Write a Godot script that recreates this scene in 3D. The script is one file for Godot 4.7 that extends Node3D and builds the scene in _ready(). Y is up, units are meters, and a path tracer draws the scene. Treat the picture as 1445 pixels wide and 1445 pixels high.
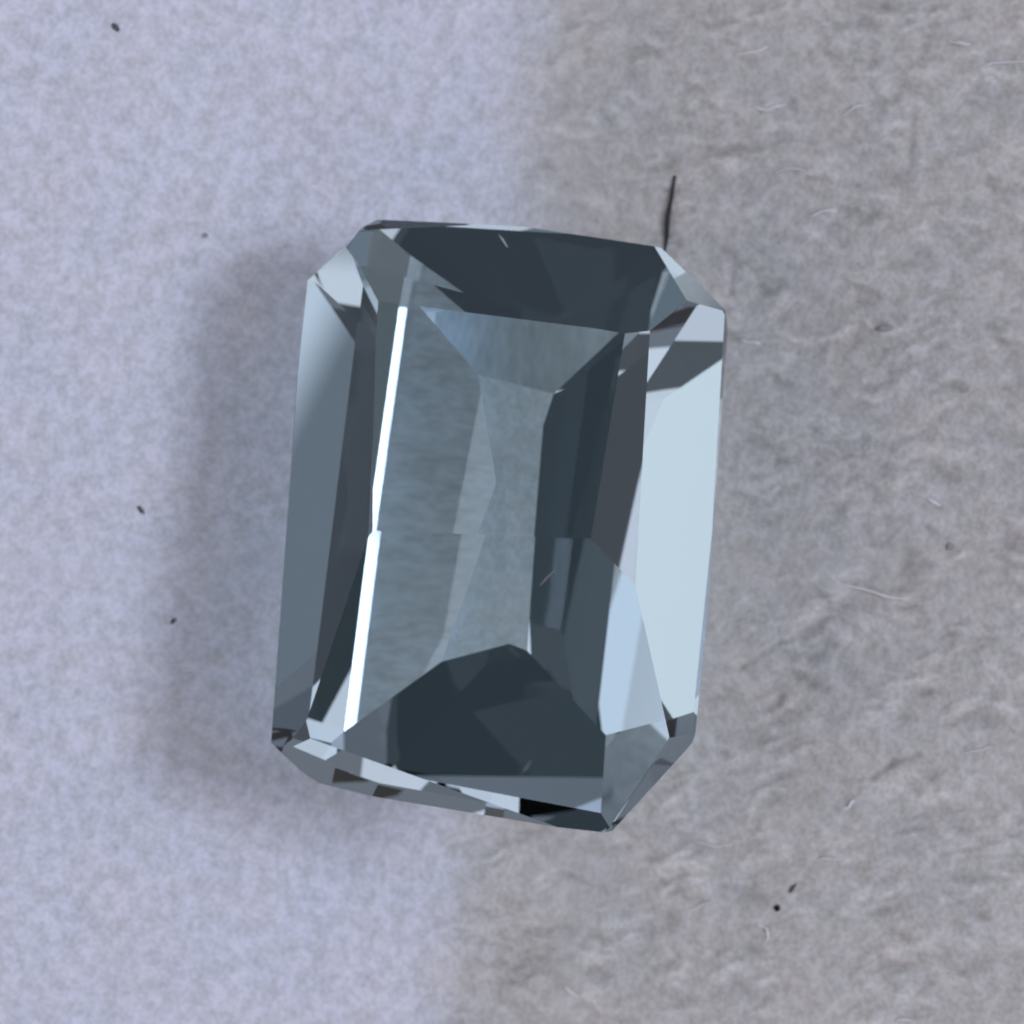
extends Node3D
# A step-cut pale blue stone lying on creased grey paper, seen from straight above.
# Lengths below are in millimetres; U turns them into metres.
const U := 0.001
const EYE := 103.6643          # height of the lens above the paper
const FOLD_X := -0.32          # the soft crease that runs under the stone: x = FOLD_X - FOLD_LEAN * z
const FOLD_LEAN := 0.097

var rng := RandomNumberGenerator.new()
var used := {}

# ---------------------------------------------------------------- helpers
func numbered(called: String) -> String:
	var n: int = used.get(called, 0)
	used[called] = n + 1
	return called if n == 0 else "%s_%03d" % [called, n]

func thing(called: String, label: String, category: String, at := Vector3.ZERO, group := "") -> Node3D:
	var o := Node3D.new()
	o.name = numbered(called)
	add_child(o)
	o.position = at * U
	o.set_meta("label", label)
	o.set_meta("category", category)
	if group != "":
		o.set_meta("group", group)
	return o

func mark(called: String, mat: Material, parent: Node3D, pts: Array, r: float) -> void:
	# a fine flaw on the stone's upper faces, at places of the photograph's grid
	var points: Array[Vector3] = []
	var radii: Array[float] = []
	for i in pts.size():
		var p := Vector2(pts[i][0] - 722.5, pts[i][1] - 722.5) / 100.0
		var y := stone_top(p.x, p.y)
		p *= (EYE - LIFT - y) / (EYE - LIFT)
		points.append(Vector3(p.x, stone_top(p.x, p.y), p.y))
		radii.append(r * (1.0 if i == 1 else 0.4))
	part(called, tube(points, radii, 6), mat, parent)

func stone_top(x: float, z: float) -> float:
	var y := 9.0
	for f in facets:
		var a := deg_to_rad(f[1])
		var s := deg_to_rad(f[2])
		if f[2] < 85.0:
			y = minf(y, (f[3] - sin(s) * cos(a) * (x - MIDDLE.x) + sin(s) * sin(a) * (z + MIDDLE.y)) / cos(s))
	return y

func part(called: String, mesh: Mesh, mat: Material, parent: Node3D) -> MeshInstance3D:
	var o := MeshInstance3D.new()
	o.name = called
	o.mesh = mesh
	o.material_override = mat
	parent.add_child(o, true)
	return o

func plain(c: Color, rough := 0.7, spec := 0.3) -> StandardMaterial3D:
	var m := StandardMaterial3D.new()
	m.albedo_color = c.linear_to_srgb()
	m.roughness = rough
	m.metallic_specular = spec
	return m

func noise(seed_: int, freq: float, octaves := 3, kind := FastNoiseLite.TYPE_SIMPLEX_SMOOTH) -> FastNoiseLite:
	var n := FastNoiseLite.new()
	n.seed = seed_
	n.frequency = freq
	n.noise_type = kind
	n.fractal_octaves = octaves
	n.fractal_type = FastNoiseLite.FRACTAL_FBM if octaves > 1 else FastNoiseLite.FRACTAL_NONE
	return n

# ---------------------------------------------------------------- the paper
var n_blotch: FastNoiseLite
var n_fine: FastNoiseLite
var n_streak: FastNoiseLite
var n_streak2: FastNoiseLite
var n_hue: FastNoiseLite

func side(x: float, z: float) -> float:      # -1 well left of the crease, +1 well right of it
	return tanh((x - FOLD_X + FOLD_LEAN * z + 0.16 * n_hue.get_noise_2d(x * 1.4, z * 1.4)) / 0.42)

func fold(x: float, z: float) -> float:
	var s := x - FOLD_X + FOLD_LEAN * z
	var soft := 0.55
	var hinge := sqrt(s * s + soft * soft) - soft
	var fade := 1.0 / (1.0 + pow(maxf(absf(s) - 6.0, 0.0) * 0.06, 2.0))
	return hinge * fade * (0.30 if s > 0.0 else 0.17)

func nap(x: float, z: float) -> float:      # the torn, fibrous surface of the right half: streaks in loose patches
	var r := clampf(0.5 + 0.65 * side(x, z), 0.0, 1.0)
	var patch := clampf(0.55 + 1.6 * n_hue.get_noise_2d(x * 1.7 + 20.0, z * 2.2), 0.1, 1.0)
	var wob := 0.5 * n_blotch.get_noise_2d(x * 0.6, z * 0.6)
	r *= smoothstep(0.8, 1.25, sqrt(pow(x / 3.2, 2.0) + pow(z / 4.4, 2.0)))      # pressed flat where the stone lies
	return r * patch * (n_streak.get_noise_2d(x * 0.26, z + x * 0.08 + wob * 0.6) + 0.7 * n_streak2.get_noise_2d(x * 0.3 + 7.0, z - x * 0.10 + wob * 0.6))

# dents in the paper: from, to (photograph's grid), half width and depth in mm
var dents := [[1279, 165, 1276, 240, 0.055, 0.05], [1040, 940, 1095, 905, 0.05, 0.03], [1095, 905, 1150, 886, 0.05, 0.03], [1222, 1092, 1250, 1070, 0.045, 0.05],
	[1250, 1070, 1284, 1058, 0.05, 0.05], [1033, 360, 1028, 415, 0.05, 0.03], [1085, 1235, 1120, 1240, 0.05, 0.02], [1290, 1240, 1345, 1248, 0.05, 0.02], [1000, 640, 1090, 648, 0.08, 0.02]]
var dent_lines: Array = []

func dent(x: float, z: float) -> float:
	var y := 0.0
	for d in dent_lines:
		var p := Vector2(x, z)
		if absf(x - d[0].x) > 1.5 or absf(z - d[0].y) > 1.5:
			continue
		var q := Geometry2D.get_closest_point_to_segment(p, d[0], d[1])
		y += d[3] * exp(-p.distance_squared_to(q) / (d[2] * d[2]))
	return y

func relief(x: float, z: float) -> float:
	var lie := smoothstep(0.8, 1.25, sqrt(pow(x / 3.2, 2.0) + pow(z / 4.4, 2.0)))
	return - dent(x, z) + (0.25 + 0.75 * lie) * 0.018 * n_blotch.get_noise_2d(x, z) + (0.25 + 0.75 * lie) * 0.012 * n_fine.get_noise_2d(x, z) + 0.06 * nap(x, z)

func paper_y(x: float, z: float) -> float:
	return fold(x, z) + relief(x, z)

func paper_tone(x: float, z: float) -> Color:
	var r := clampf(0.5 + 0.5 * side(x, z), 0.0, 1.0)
	var c := Color(0.745, 0.75, 0.81).lerp(Color(0.62, 0.60, 0.565), r)  # right half greyer: its own tone plus shade past the crease painted in
	var b := n_blotch.get_noise_2d(x * 0.7 + 40.0, z * 0.7)
	var h := n_hue.get_noise_2d(x * 1.1, z * 1.1 + 30.0) + 0.5 * n_blotch.get_noise_2d(x + 9.0, z)
	var k := 1.0 + 0.045 * b + 0.05 * n_fine.get_noise_2d(x + 9.0, z) + 0.27 * nap(x, z) - 2.2 * dent(x, z)  # dents are darkened in the colour too, deepening their shade
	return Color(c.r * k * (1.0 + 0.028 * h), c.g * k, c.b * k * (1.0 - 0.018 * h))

func paper_mesh() -> ArrayMesh:
	# one sheet: fine cells where the camera looks, wider ones towards its edges
	var xs := PackedFloat32Array()
	var half := 8.0
	var cells := 380
	var out: Array[float] = []
	var step := 0.06
	var q := half
	while q < 75.0:
		q += step
		step *= 1.16
		out.append(q)
	for i in range(out.size() - 1, -1, -1):
		xs.append(-out[i])
	for i in cells + 1:
		xs.append(-half + 2.0 * half * i / cells)
	for v in out:
		xs.append(v)
	var n := xs.size()
	var verts := PackedVector3Array()
	var cols := PackedColorArray()
	var uvs := PackedVector2Array()
	verts.resize(n * n)
	cols.resize(n * n)
	uvs.resize(n * n)
	for j in n:
		for i in n:
			var x := xs[i]
			var z := xs[j]
			verts[j * n + i] = Vector3(x, paper_y(x, z), z) * U
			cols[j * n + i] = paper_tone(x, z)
			uvs[j * n + i] = Vector2(x / 16.0 + 0.5, z / 16.0 + 0.5)
	var nor := PackedVector3Array()
	nor.resize(n * n)
	for j in n:
		for i in n:
			var a := verts[j * n + mini(i + 1, n - 1)] - verts[j * n + maxi(i - 1, 0)]
			var b := verts[mini(j + 1, n - 1) * n + i] - verts[maxi(j - 1, 0) * n + i]
			nor[j * n + i] = b.cross(a).normalized()
	var idx := PackedInt32Array()
	for j in n - 1:
		for i in n - 1:
			var k := j * n + i
			idx.append_array([k, k + 1, k + n, k + 1, k + n + 1, k + n])
	var arr := []
	arr.resize(Mesh.ARRAY_MAX)
	arr[Mesh.ARRAY_VERTEX] = verts
	arr[Mesh.ARRAY_NORMAL] = nor
	arr[Mesh.ARRAY_COLOR] = cols
	arr[Mesh.ARRAY_TEX_UV] = uvs
	arr[Mesh.ARRAY_INDEX] = idx
	var m := ArrayMesh.new()
	m.add_surface_from_arrays(Mesh.PRIMITIVE_TRIANGLES, arr)
	return m

func paper_material() -> StandardMaterial3D:
	# grain of the pulp: soft small clumps, darker pores, and a felted nap, tiled every 16 mm
	var size := 1536
	var a: PackedByteArray = noise(11, 0.030, 4).get_seamless_image(size, size).get_data()
	var b: PackedByteArray = noise(12, 0.090, 3).get_seamless_image(size, size).get_data()
	var c: PackedByteArray = noise(13, 0.022, 2, FastNoiseLite.TYPE_CELLULAR).get_seamless_image(size, size).get_data()
	var alb := PackedByteArray()
	alb.resize(size * size * 3)
	var hgt := PackedByteArray()
	hgt.resize(size * size)
	for i in size * size:
		var v := (a[i] - 128) * 0.14 + (b[i] - 128) * 0.12
		var pore := maxf(0.0, 40.0 - c[i]) * 0.45
		var t := clampf(243.0 + v - pore, 0.0, 255.0)
		alb[i * 3] = int(t)
		alb[i * 3 + 1] = int(clampf(t + (b[i] - 128) * 0.02, 0, 255))
		alb[i * 3 + 2] = int(clampf(t + (a[i] - 128) * 0.03 + pore * 0.3, 0, 255))
		hgt[i] = int(clampf(128 + (a[i] - 128) * 0.55 + (b[i] - 128) * 0.4 - pore, 0, 255))
	var tex := Image.create_from_data(size, size, false, Image.FORMAT_RGB8, alb)
	var nrm := Image.create_from_data(size, size, false, Image.FORMAT_L8, hgt)
	nrm.convert(Image.FORMAT_RGBA8)
	nrm.bump_map_to_normal_map(3.0)
	var m := StandardMaterial3D.new()
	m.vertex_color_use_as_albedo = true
	m.albedo_texture = ImageTexture.create_from_image(tex)
	m.normal_enabled = true
	m.normal_texture = ImageTexture.create_from_image(nrm)
	m.normal_scale = 0.5
	m.roughness = 0.85
	m.metallic_specular = 0.25
	return m

# ---------------------------------------------------------------- the stone
# Each facet of the stone: kind, compass direction of its face (degrees from +x towards the top of the
# picture), lean of its face from straight up (degrees; over 90 faces down), distance from the stone's middle (mm).
var facets := [
	["girdle_facet", -2.5674, 81.8435, 3.03056],
	["crown_facet", 5.4233, 36.5207, 2.16364],
	["crown_facet", 46.3233, 8.4549, 1.44121],
	["pavilion_facet", -8.5429, 107.2935, 2.75161],
	["pavilion_facet", -11.5710, 131.1970, 2.24158],
	["pavilion_facet", -20.5567, 153.5375, 2.62933],
	["girdle_facet", 45.1968, 90.4810, 4.30560],
	["crown_facet", 54.7035, 62.8831, 3.79689],
	["pavilion_facet", 30.4448, 105.5112, 4.04275],
	["pavilion_facet", 25.7959, 138.6456, 3.33873],
	["pavilion_facet", 35.1968, 114.5481, 4.01639],
	["girdle_facet", 80.1670, 96.9670, 4.13066],
	["crown_facet", 89.5437, 43.9450, 2.50300],
	["crown_facet", 90.8448, 58.0906, 3.24487],
	["pavilion_facet", 84.7700, 112.8370, 3.97915],
	["pavilion_facet", 79.2747, 143.4377, 3.18045],
	["girdle_facet", 128.5202, 101.3549, 4.42418],
	["crown_facet", 135.1538, 81.3760, 4.15315],
	["pavilion_facet", 137.4903, 129.1881, 3.90391],
	["pavilion_facet", 129.7464, 130.6829, 3.96832],
	["pavilion_facet", 98.6244, 172.5494, 2.85395],
	["girdle_facet", 176.8830, 98.2323, 3.02306],
	["crown_facet", 170.5936, 46.1629, 1.90071],
	["crown_facet", 168.7611, 45.5925, 1.93925],
	["pavilion_facet", 178.3129, 140.2917, 2.29048],
	["pavilion_facet", 179.4989, 145.1613, 2.25486],
	["pavilion_facet", -128.6545, 166.1292, 2.68914],
	["girdle_facet", -133.1541, 89.1875, 4.53885],
	["crown_facet", -157.7186, 30.5297, 2.21379],
	["pavilion_facet", -128.2128, 118.9284, 3.96130],
	["girdle_facet", -102.0588, 83.3894, 4.22219],
	["crown_facet", -138.5614, 11.0721, 1.19187],
	["crown_facet", -116.8235, 36.7000, 2.72013],
	["pavilion_facet", -92.1916, 116.9129, 3.50432],
	["pavilion_facet", -85.1430, 132.5456, 2.92807],
	["pavilion_facet", -98.1535, 117.8578, 3.60339],
	["girdle_facet", -39.5389, 78.7128, 4.17476],
	["crown_facet", -42.6933, 49.3689, 3.66863],
	["crown_facet", -26.9162, 26.0131, 2.57986],
	["pavilion_facet", -42.4114, 118.1262, 3.26531],
	["table", 132.8077, 11.3860, 1.11791],
	["bevel_facet", 164.9424, 29.8076, 1.63015],
	["bevel_facet", 95.3471, 35.0304, 2.19419],
]
const MIDDLE := Vector2(-0.1725, -0.0588)     # middle of the stone: x, and towards the top of the picture
const LIFT := 3.6643                   # height of the girdle's plane above the paper

func cut_stone(parent: Node3D, mat: Material) -> void:
	var normals: Array[Vector3] = []
	var dist: Array[float] = []
	for f in facets:
		var a := deg_to_rad(f[1])
		var s := deg_to_rad(f[2])
		normals.append(Vector3(sin(s) * cos(a), cos(s), -sin(s) * sin(a)))
		dist.append(f[3])
	var welded: Array[Vector3] = []
	for i in facets.size():
		var n := normals[i]
		var u := n.cross(Vector3.UP if absf(n.y) < 0.9 else Vector3.RIGHT).normalized()
		var v := n.cross(u)
		var poly: Array[Vector3] = [n * dist[i] + (u + v) * 30.0, n * dist[i] + (v - u) * 30.0, n * dist[i] - (u + v) * 30.0, n * dist[i] + (u - v) * 30.0]
		for j in facets.size():
			if j == i:
				continue
			var kept: Array[Vector3] = []
			for k in poly.size():
				var p := poly[k]
				var q := poly[(k + 1) % poly.size()]
				var dp := normals[j].dot(p) - dist[j]
				var dq := normals[j].dot(q) - dist[j]
				if dp <= 0.0:
					kept.append(p)
				if (dp < 0.0 and dq > 0.0) or (dp > 0.0 and dq < 0.0):
					kept.append(p.lerp(q, dp / (dp - dq)))
			poly = kept
			if poly.size() < 3:
				break
		if poly.size() < 3:
			continue
		var ring: Array[Vector3] = []       # corners shared with the neighbouring facets, so that no gap is left
		for p in poly:
			var at := p
			var found := false
			for w in welded:
				if w.distance_squared_to(p) < 4e-6:
					at = w
					found = true
					break
			if not found:
				welded.append(p)
			if not ring.has(at):
				ring.append(at)
		if ring.size() < 3:
			continue
		var st := SurfaceTool.new()
		st.begin(Mesh.PRIMITIVE_TRIANGLES)
		for k in range(1, ring.size() - 1):
			var t: Array[Vector3] = [ring[0], ring[k], ring[k + 1]]
			if (t[1] - t[0]).cross(t[2] - t[0]).dot(n) > 0.0:      # front faces run clockwise
				t = [ring[0], ring[k + 1], ring[k]]
			for p in t:
				st.set_normal(n)
				st.add_vertex((p + Vector3(MIDDLE.x, 0, -MIDDLE.y)) * U)
		part(f_name(i), st.commit(), mat, parent)

func f_name(i: int) -> String:
	return facets[i][0]

# ---------------------------------------------------------------- small loose things
func tube(points: Array[Vector3], radii: Array[float], sides := 7) -> ArrayMesh:
	var st := SurfaceTool.new()
	st.begin(Mesh.PRIMITIVE_TRIANGLES)
	st.set_smooth_group(0)
	var rings: Array = []
	for i in points.size():
		var d := (points[mini(i + 1, points.size() - 1)] - points[maxi(i - 1, 0)]).normalized()
		var u := d.cross(Vector3.UP if absf(d.y) < 0.9 else Vector3.RIGHT).normalized()
		var v := d.cross(u)
		var ring: Array[Vector3] = []
		for k in sides:
			var a := TAU * k / sides
			ring.append((points[i] + (u * cos(a) + v * sin(a)) * radii[i]) * U)
		rings.append(ring)
	for i in rings.size() - 1:
		for k in sides:
			var a: Vector3 = rings[i][k]
			var b: Vector3 = rings[i][(k + 1) % sides]
			var c: Vector3 = rings[i + 1][k]
			var e: Vector3 = rings[i + 1][(k + 1) % sides]
			for p in [a, c, b, b, c, e]:
				st.add_vertex(p)
	for e in [0, rings.size() - 1]:
		var mid := points[e] * U
		for k in sides:
			var a: Vector3 = rings[e][k]
			var b: Vector3 = rings[e][(k + 1) % sides]
			for p in ([mid, a, b] if e == 0 else [mid, b, a]):
				st.add_vertex(p)
	st.generate_normals()
	return st.commit()

# a place in the photograph's 1445 x 1445 grid, as a point on the paper seen there
func spot(px: float, py: float) -> Vector2:
	var s := EYE / (EYE - LIFT)
	return Vector2((px - 722.5) / 100.0 * s, (py - 722.5) / 100.0 * s)

func fibre(called: String, label: String, category: String, mat: Material, pts: Array, r: float, lift: float, group := "") -> void:
	# a thin fibre through the given places, lying on the paper
	var c := Curve3D.new()
	for p in pts:
		var w := spot(p[0], p[1])
		c.add_point(Vector3(w.x, 0, w.y))
	for i in range(1, c.point_count - 1):
		var t := (c.get_point_position(i + 1) - c.get_point_position(i - 1)) * 0.2
		c.set_point_in(i, -t)
		c.set_point_out(i, t)
	var n := 22
	var points: Array[Vector3] = []
	var radii: Array[float] = []
	for i in n + 1:
		var q := c.sample_baked(c.get_baked_length() * i / n, true)
		var f := float(i) / n
		var wob := 0.010 * sin(f * 5.0 + float(pts[0][0])) + 0.004 * sin(f * 11.0 + float(pts[0][1]))
		points.append(Vector3(q.x + wob, paper_y(q.x, q.z) + r * 0.15 + lift * sin(f * PI), q.z + wob))
		radii.append(r * (0.35 + 0.65 * pow(sin(PI * clampf(f, 0.04, 0.96)), 0.6)) * (1.0 + 0.12 * sin(f * 9.0 + float(pts[0][0]))))
	var o := part(numbered(called), tube(points, radii), mat, self)
	o.set_meta("label", label)
	o.set_meta("category", category)
	if group != "":
		o.set_meta("group", group)

func speck(label: String, mat: Material, px: float, py: float, size: float, stretch: float, turn: float, seed_: int) -> void:
	# a crumb of dirt: a lumpy flattened grain with a few sharp corners
	var s := SphereMesh.new()
	s.radial_segments = 14
	s.rings = 8
	var arr := s.get_mesh_arrays()
	var v: PackedVector3Array = arr[Mesh.ARRAY_VERTEX]
	var nz := noise(seed_, 1.3, 2)
	for i in v.size():
		var d := v[i].normalized()
		var r := 1.0 + 0.65 * nz.get_noise_3dv(d * 1.5)
		v[i] = (Vector3(d.x * stretch, d.y * 0.5, d.z / stretch) * r * size * 0.31).rotated(Vector3.UP, turn) * U
	arr[Mesh.ARRAY_VERTEX] = v
	var raw := ArrayMesh.new()
	raw.add_surface_from_arrays(Mesh.PRIMITIVE_TRIANGLES, arr)
	var st := SurfaceTool.new()
	st.create_from(raw, 0)
	st.generate_normals()
	var o := part(numbered("dirt_speck"), st.commit(), mat, self)
	var w := spot(px, py)
	o.position = Vector3(w.x, paper_y(w.x, w.y) + size * 0.05, w.y) * U
	o.set_meta("label", label)
	o.set_meta("category", "speck")
	o.set_meta("group", "dirt specks on the paper")

# ---------------------------------------------------------------- unseen bodies added for the facets to mirror
func rounded_box(size: Vector3, r: float) -> ArrayMesh:
	# a slab with rounded upright edges and a small chamfer above and below
	var outline: Array[Vector2] = []
	for q in 4:
		var cx := (size.x * 0.5 - r) * (1.0 if q == 0 or q == 3 else -1.0)
		var cz := (size.z * 0.5 - r) * (1.0 if q < 2 else -1.0)
		for k in 7:
			var a := PI * 0.5 * (q + k / 6.0)
			outline.append(Vector2(cx + cos(a) * r, cz + sin(a) * r))
	var ch := minf(size.y * 0.2, 1.0)
	var levels := [[-size.y * 0.5, ch], [-size.y * 0.5 + ch, 0.0], [size.y * 0.5 - ch, 0.0], [size.y * 0.5, ch]]
	var st := SurfaceTool.new()
	st.begin(Mesh.PRIMITIVE_TRIANGLES)
	st.set_smooth_group(-1)
	var n := outline.size()
	var at := func(l: int, k: int) -> Vector3:
		var p := outline[k % n]
		var inset: float = levels[l][1]
		var s := 1.0 - inset / maxf(p.length(), 0.01)
		return Vector3(p.x * s, levels[l][0], p.y * s) * U
	for l in 3:
		for k in n:
			for p in [at.call(l, k), at.call(l + 1, k), at.call(l, k + 1), at.call(l, k + 1), at.call(l + 1, k), at.call(l + 1, k + 1)]:
				st.add_vertex(p)
	for k in n:
		for p in [Vector3(0, -size.y * 0.5, 0) * U, at.call(0, k), at.call(0, k + 1), Vector3(0, size.y * 0.5, 0) * U, at.call(3, k + 1), at.call(3, k)]:
			st.add_vertex(p)
	st.generate_normals()
	return st.commit()

func added_phone(at: Vector3) -> void:  # unseen handset body, added as a dark reflection in the facets
	var t := thing("added_phone", "dark unseen slab added flat above the stone for its facets to mirror", "added_phone", at)
	part("body", rounded_box(Vector3(72, 8, 148), 9), plain(Color(0.038, 0.05, 0.055), 0.5, 0.4), t)

func reflection_block(label: String, at: Vector3, size: Vector3, turn: float, tone: Color) -> void:  # unseen block, added to shape what the facets mirror and screen off sky
	var t := thing("added_block", label, "unseen_block", at)
	t.rotation.y = turn
	part("box", rounded_box(size, 6), plain(tone, 0.8, 0.2), t)


# ---------------------------------------------------------------- the scene
func _ready() -> void:
	rng.seed = 7
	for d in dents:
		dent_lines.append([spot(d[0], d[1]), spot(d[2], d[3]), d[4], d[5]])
	n_blotch = noise(1, 0.9, 3)
	n_fine = noise(2, 3.2, 3)
	n_streak = noise(3, 2.2, 3)
	n_streak2 = noise(4, 4.5, 2)
	n_hue = noise(5, 0.5, 2)

	# camera: straight down
	var cam := Camera3D.new()
	cam.name = "camera"
	cam.fov = 2.0 * rad_to_deg(atan(7.225 / (EYE - LIFT)))
	cam.near = 0.005
	cam.far = 20.0
	cam.position = Vector3(0, EYE, 0) * U
	cam.rotation_degrees = Vector3(-90, 0, 0)
	add_child(cam)
	cam.current = true
	# a lens that is not perfectly sharp: focused a little above the stone
	var lens := CameraAttributesPhysical.new()
	lens.frustum_focal_length = 12.0 / tan(deg_to_rad(cam.fov) * 0.5)
	lens.frustum_focus_distance = (EYE - LIFT - 3.5) * U
	lens.frustum_near = 0.005
	lens.frustum_far = 20.0
	lens.exposure_aperture = 210.0
	var fov := cam.fov
	cam.attributes = lens
	cam.fov = fov
	cam.near = 0.005
	cam.far = 20.0

	# sky: soft, brighter on one side
	var w := 512
	var h := 256
	var sky_image := Image.create(w, h, false, Image.FORMAT_RGBF)
	for y in h:
		var up := cos(PI * (y + 0.5) / h)
		for x in w:
			var a := TAU * ((x + 0.5) / w - 0.5)
			var c := sky_colour(Vector3(sin(a), maxf(up, 0.0), -cos(a)))
			sky_image.set_pixel(x, y, c)
	var pano := PanoramaSkyMaterial.new()
	pano.panorama = ImageTexture.create_from_image(sky_image)
	var sky := Sky.new()
	sky.sky_material = pano
	var env := Environment.new()
	env.background_mode = Environment.BG_SKY
	env.sky = sky
	env.tonemap_mode = Environment.TONE_MAPPER_LINEAR
	env.tonemap_exposure = 1.0
	env.sdfgi_enabled = true
	env.ssao_enabled = true
	env.ssil_enabled = true
	var we := WorldEnvironment.new()
	we.name = "world_environment"
	we.environment = env
	add_child(we)

	# sun through thin cloud: broad and soft
	var sun := DirectionalLight3D.new()
	sun.name = "sun"
	sun.light_energy = 0.3642
	sun.light_angular_distance = 16.0
	sun.light_color = Color(0.72, 0.79, 1.0).linear_to_srgb()
	sun.shadow_enabled = true
	var az := 0.1244
	var el := 0.9500
	var towards := Vector3(cos(el) * cos(az), sin(el), -cos(el) * sin(az))
	sun.look_at_from_position(towards, Vector3.ZERO, Vector3.UP)
	add_child(sun)

	# paper
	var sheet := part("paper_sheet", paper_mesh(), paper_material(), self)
	sheet.set_meta("label", "lavender grey paper with a soft crease, its right half fibrous, and greyer in part as painted shade")
	sheet.set_meta("category", "paper")
	sheet.set_meta("kind", "structure")

	# stone
	var glass := StandardMaterial3D.new()
	glass.albedo_color = Color(Color(0.71, 0.885, 0.94).linear_to_srgb(), 0.0)
	glass.roughness = 0.0
	glass.refraction_enabled = true
	glass.refraction_scale = 0.05650
	glass.metallic_specular = 0.5
	var stone := thing("gemstone", "clear blue grey rectangular step-cut gemstone with cut corners lying on the paper", "gemstone", Vector3(0, LIFT, 0))
	cut_stone(stone, glass)

	# marks on the stone
	var worn := plain(Color(0.42, 0.46, 0.47), 0.5, 0.5)
	mark("nick", worn, stone, [[704, 331], [709, 338], [716, 349]], 0.018)
	mark("scratch", plain(Color(0.22, 0.2, 0.21), 0.6), stone, [[762, 826], [770, 817], [781, 806]], 0.016)

	# loose dirt and hair
	fibre("hair", "short black hair standing out behind the stone's upper right corner", "hair", plain(Color(0.014, 0.012, 0.014), 0.5, 0.5), [[951, 250], [949, 262], [946, 285], [942, 315], [939, 340], [935, 360]], 0.036, 0.05)
	var dirt := plain(Color(0.02, 0.018, 0.02), 0.8, 0.2)
	var dust := plain(Color(0.13, 0.125, 0.13), 0.9, 0.2)
	var crumb := plain(Color(0.36, 0.35, 0.35), 0.9, 0.2)
	speck("round black dirt speck on the bare paper below and right of the stone", dirt, 1092, 1275, 0.15, 1.0, 0.4, 21)
	speck("ragged dark crumb near the top left corner of the paper", dust, 168, 45, 0.17, 1.35, -0.8, 22)
	speck("small slanted dark grain in the light paper left of the stone's shadow", dust, 202, 719, 0.15, 1.5, -0.9, 23)
	speck("tiny grey grain just outside the middle of the stone's left shadow edge", dust, 247, 876, 0.12, 1.4, 0.7, 24)
	speck("faint grey grain between the top left crumb and the stone's shadow", crumb, 292, 335, 0.13, 1.1, 0.2, 25)
	speck("flat brownish flake on the grey paper right of the stone's upper right corner", crumb, 1243, 467, 0.26, 1.7, 0.05, 26)
	speck("square dull grain on the far right, level with the stone's lower half", crumb, 1330, 770, 0.17, 1.05, 0.1, 27)
	speck("thin dark grain touching the black speck's upper right side", dust, 1113, 1247, 0.14, 1.7, 0.9, 30)
	speck("dark grain at the right border, level with the stone's lower end", crumb, 1440, 1066, 0.16, 1.3, 0.5, 31)

	var pale := plain(Color(0.78, 0.77, 0.77), 0.6, 0.4)
	var soft := plain(Color(0.69, 0.68, 0.67), 0.7, 0.3)
	var g := "pale fibres on the grey half of the paper"
	fibre("paper_fibre", "longest pale fibre, right of the stone's lower half", "fibre", pale, [[1170, 818], [1190, 825], [1225, 834], [1248, 842], [1268, 843]], 0.022, 0.02, g)
	fibre("paper_fibre", "pale fibre at the top right border, running in from the edge", "fibre", soft, [[1360, 112], [1385, 102], [1412, 100], [1445, 94]], 0.020, 0.02, g)
	fibre("paper_fibre", "bright flat fibre near the top, above the black hair", "fibre", pale, [[1036, 82], [1058, 78], [1081, 73]], 0.022, 0.01, g)
	fibre("paper_fibre", "wavy pale fibre right of the black hair's tip", "fibre", pale, [[1060, 156], [1078, 160], [1092, 154], [1106, 152]], 0.022, 0.02, g)
	fibre("paper_fibre", "soft pale fibre slanting up, second row right of the hair", "fibre", soft, [[1184, 169], [1200, 160], [1222, 152]], 0.022, 0.01, g)
	fibre("paper_fibre", "short thick pale fibre near the top right corner", "fibre", soft, [[1328, 68], [1342, 72], [1358, 73]], 0.030, 0.01, g)
	fibre("paper_fibre", "pale fibre level with the black hair's tip, to its right", "fibre", soft, [[1088, 247], [1108, 243], [1132, 247]], 0.020, 0.02, g)
	fibre("paper_fibre", "curved pale fibre over the bright white grain", "fibre", pale, [[1138, 309], [1155, 303], [1176, 304]], 0.022, 0.02, g)
	fibre("paper_fibre", "bright short fibre touching the stone's upper right side", "fibre", pale, [[1043, 482], [1056, 485], [1070, 487]], 0.026, 0.01, g)
	fibre("paper_fibre", "tiny bright fibre in the middle of the right side", "fibre", pale, [[1298, 705], [1306, 708], [1316, 713]], 0.024, 0.01, g)
	fibre("paper_fibre", "short pale fibre under the dark groove at the lower right", "fibre", pale, [[1182, 1134], [1190, 1132], [1199, 1124]], 0.024, 0.01, g)
	fibre("paper_fibre", "pale flat fibre half way between the stone's end and the right border", "fibre", soft, [[1148, 1207], [1162, 1204], [1177, 1204]], 0.022, 0.01, g)
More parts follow.
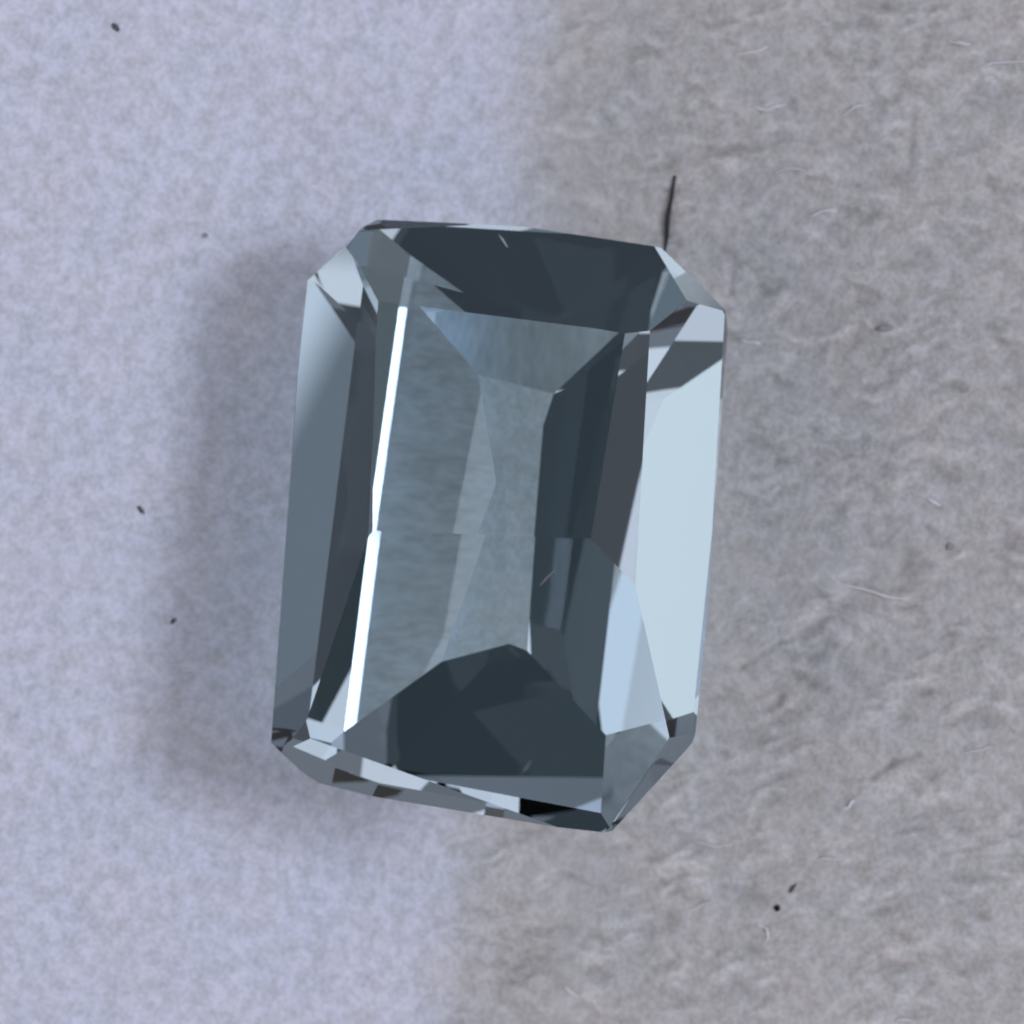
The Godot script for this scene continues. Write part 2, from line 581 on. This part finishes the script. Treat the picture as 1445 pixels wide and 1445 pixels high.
	fibre("paper_fibre", "pale fibre at the lower right, nearest the right border", "fibre", soft, [[1344, 1057], [1362, 1052], [1387, 1048]], 0.017, 0.01, g)
	fibre("paper_fibre", "pale fibre left of the black speck", "fibre", soft, [[962, 1280], [982, 1275], [1001, 1268]], 0.018, 0.01, g)
	fibre("paper_fibre", "hooked pale fibre just under the black speck", "fibre", pale, [[1064, 1298], [1077, 1303], [1080, 1312], [1077, 1321]], 0.020, 0.01, g)
	fibre("paper_fibre", "pale fibre below the stone's lower right corner", "fibre", soft, [[979, 1183], [1000, 1188], [1031, 1187]], 0.020, 0.01, g)
	fibre("paper_fibre", "bright short fibre under the stone's lower right, near the bottom", "fibre", pale, [[796, 1390], [806, 1398], [816, 1404]], 0.024, 0.01, g)
	fibre("paper_fibre", "pale fibre near the bottom right border", "fibre", soft, [[1255, 1429], [1268, 1425], [1282, 1430]], 0.026, 0.01, g)

	added_phone(Vector3(-22.49, 107.96, -9.52))
	reflection_block("wide unseen block added for the facets to mirror, standing far off on the near side of the paper", Vector3(174.2, 86.9, 244.3), Vector3(80, 187.8, 825.8), -7.2345, Color(0.250, 0.277, 0.298))
	reflection_block("tall unseen block added for the facets to mirror, standing far off beyond the upper edge of the paper", Vector3(-43.7, 124.9, -296.8), Vector3(80, 263.7, 1161.9), 8.0000, Color(0.220, 0.227, 0.245))
	reflection_block("low unseen block added for the facets to mirror, standing far off beyond the upper edge of the paper", Vector3(-105.7, 0.5, -280.7), Vector3(80, 15.0, 1161.9), 1.9310, Color(0.060, 0.055, 0.044))


func sky_colour(d: Vector3) -> Color:
	var lobes := [Vector3(0.2166, 0.2191, 0.1874), Vector3(0.0648, 0.0288, 0.0000), Vector3(0.0870, 0.1148, 0.1614), Vector3(0.2358, 0.3024, 0.3837)]
	var c := Vector3(0.4585, 0.4487, 0.5058) + Vector3(0.2167, 0.1993, 0.2393) * d.y
	var a := atan2(-d.z, d.x)
	for k in 4:
		c += lobes[k] * (1.0 - d.y) * (0.5 + 0.5 * cos(a - k * PI / 2))
	return Color(c.x, c.y, c.z)
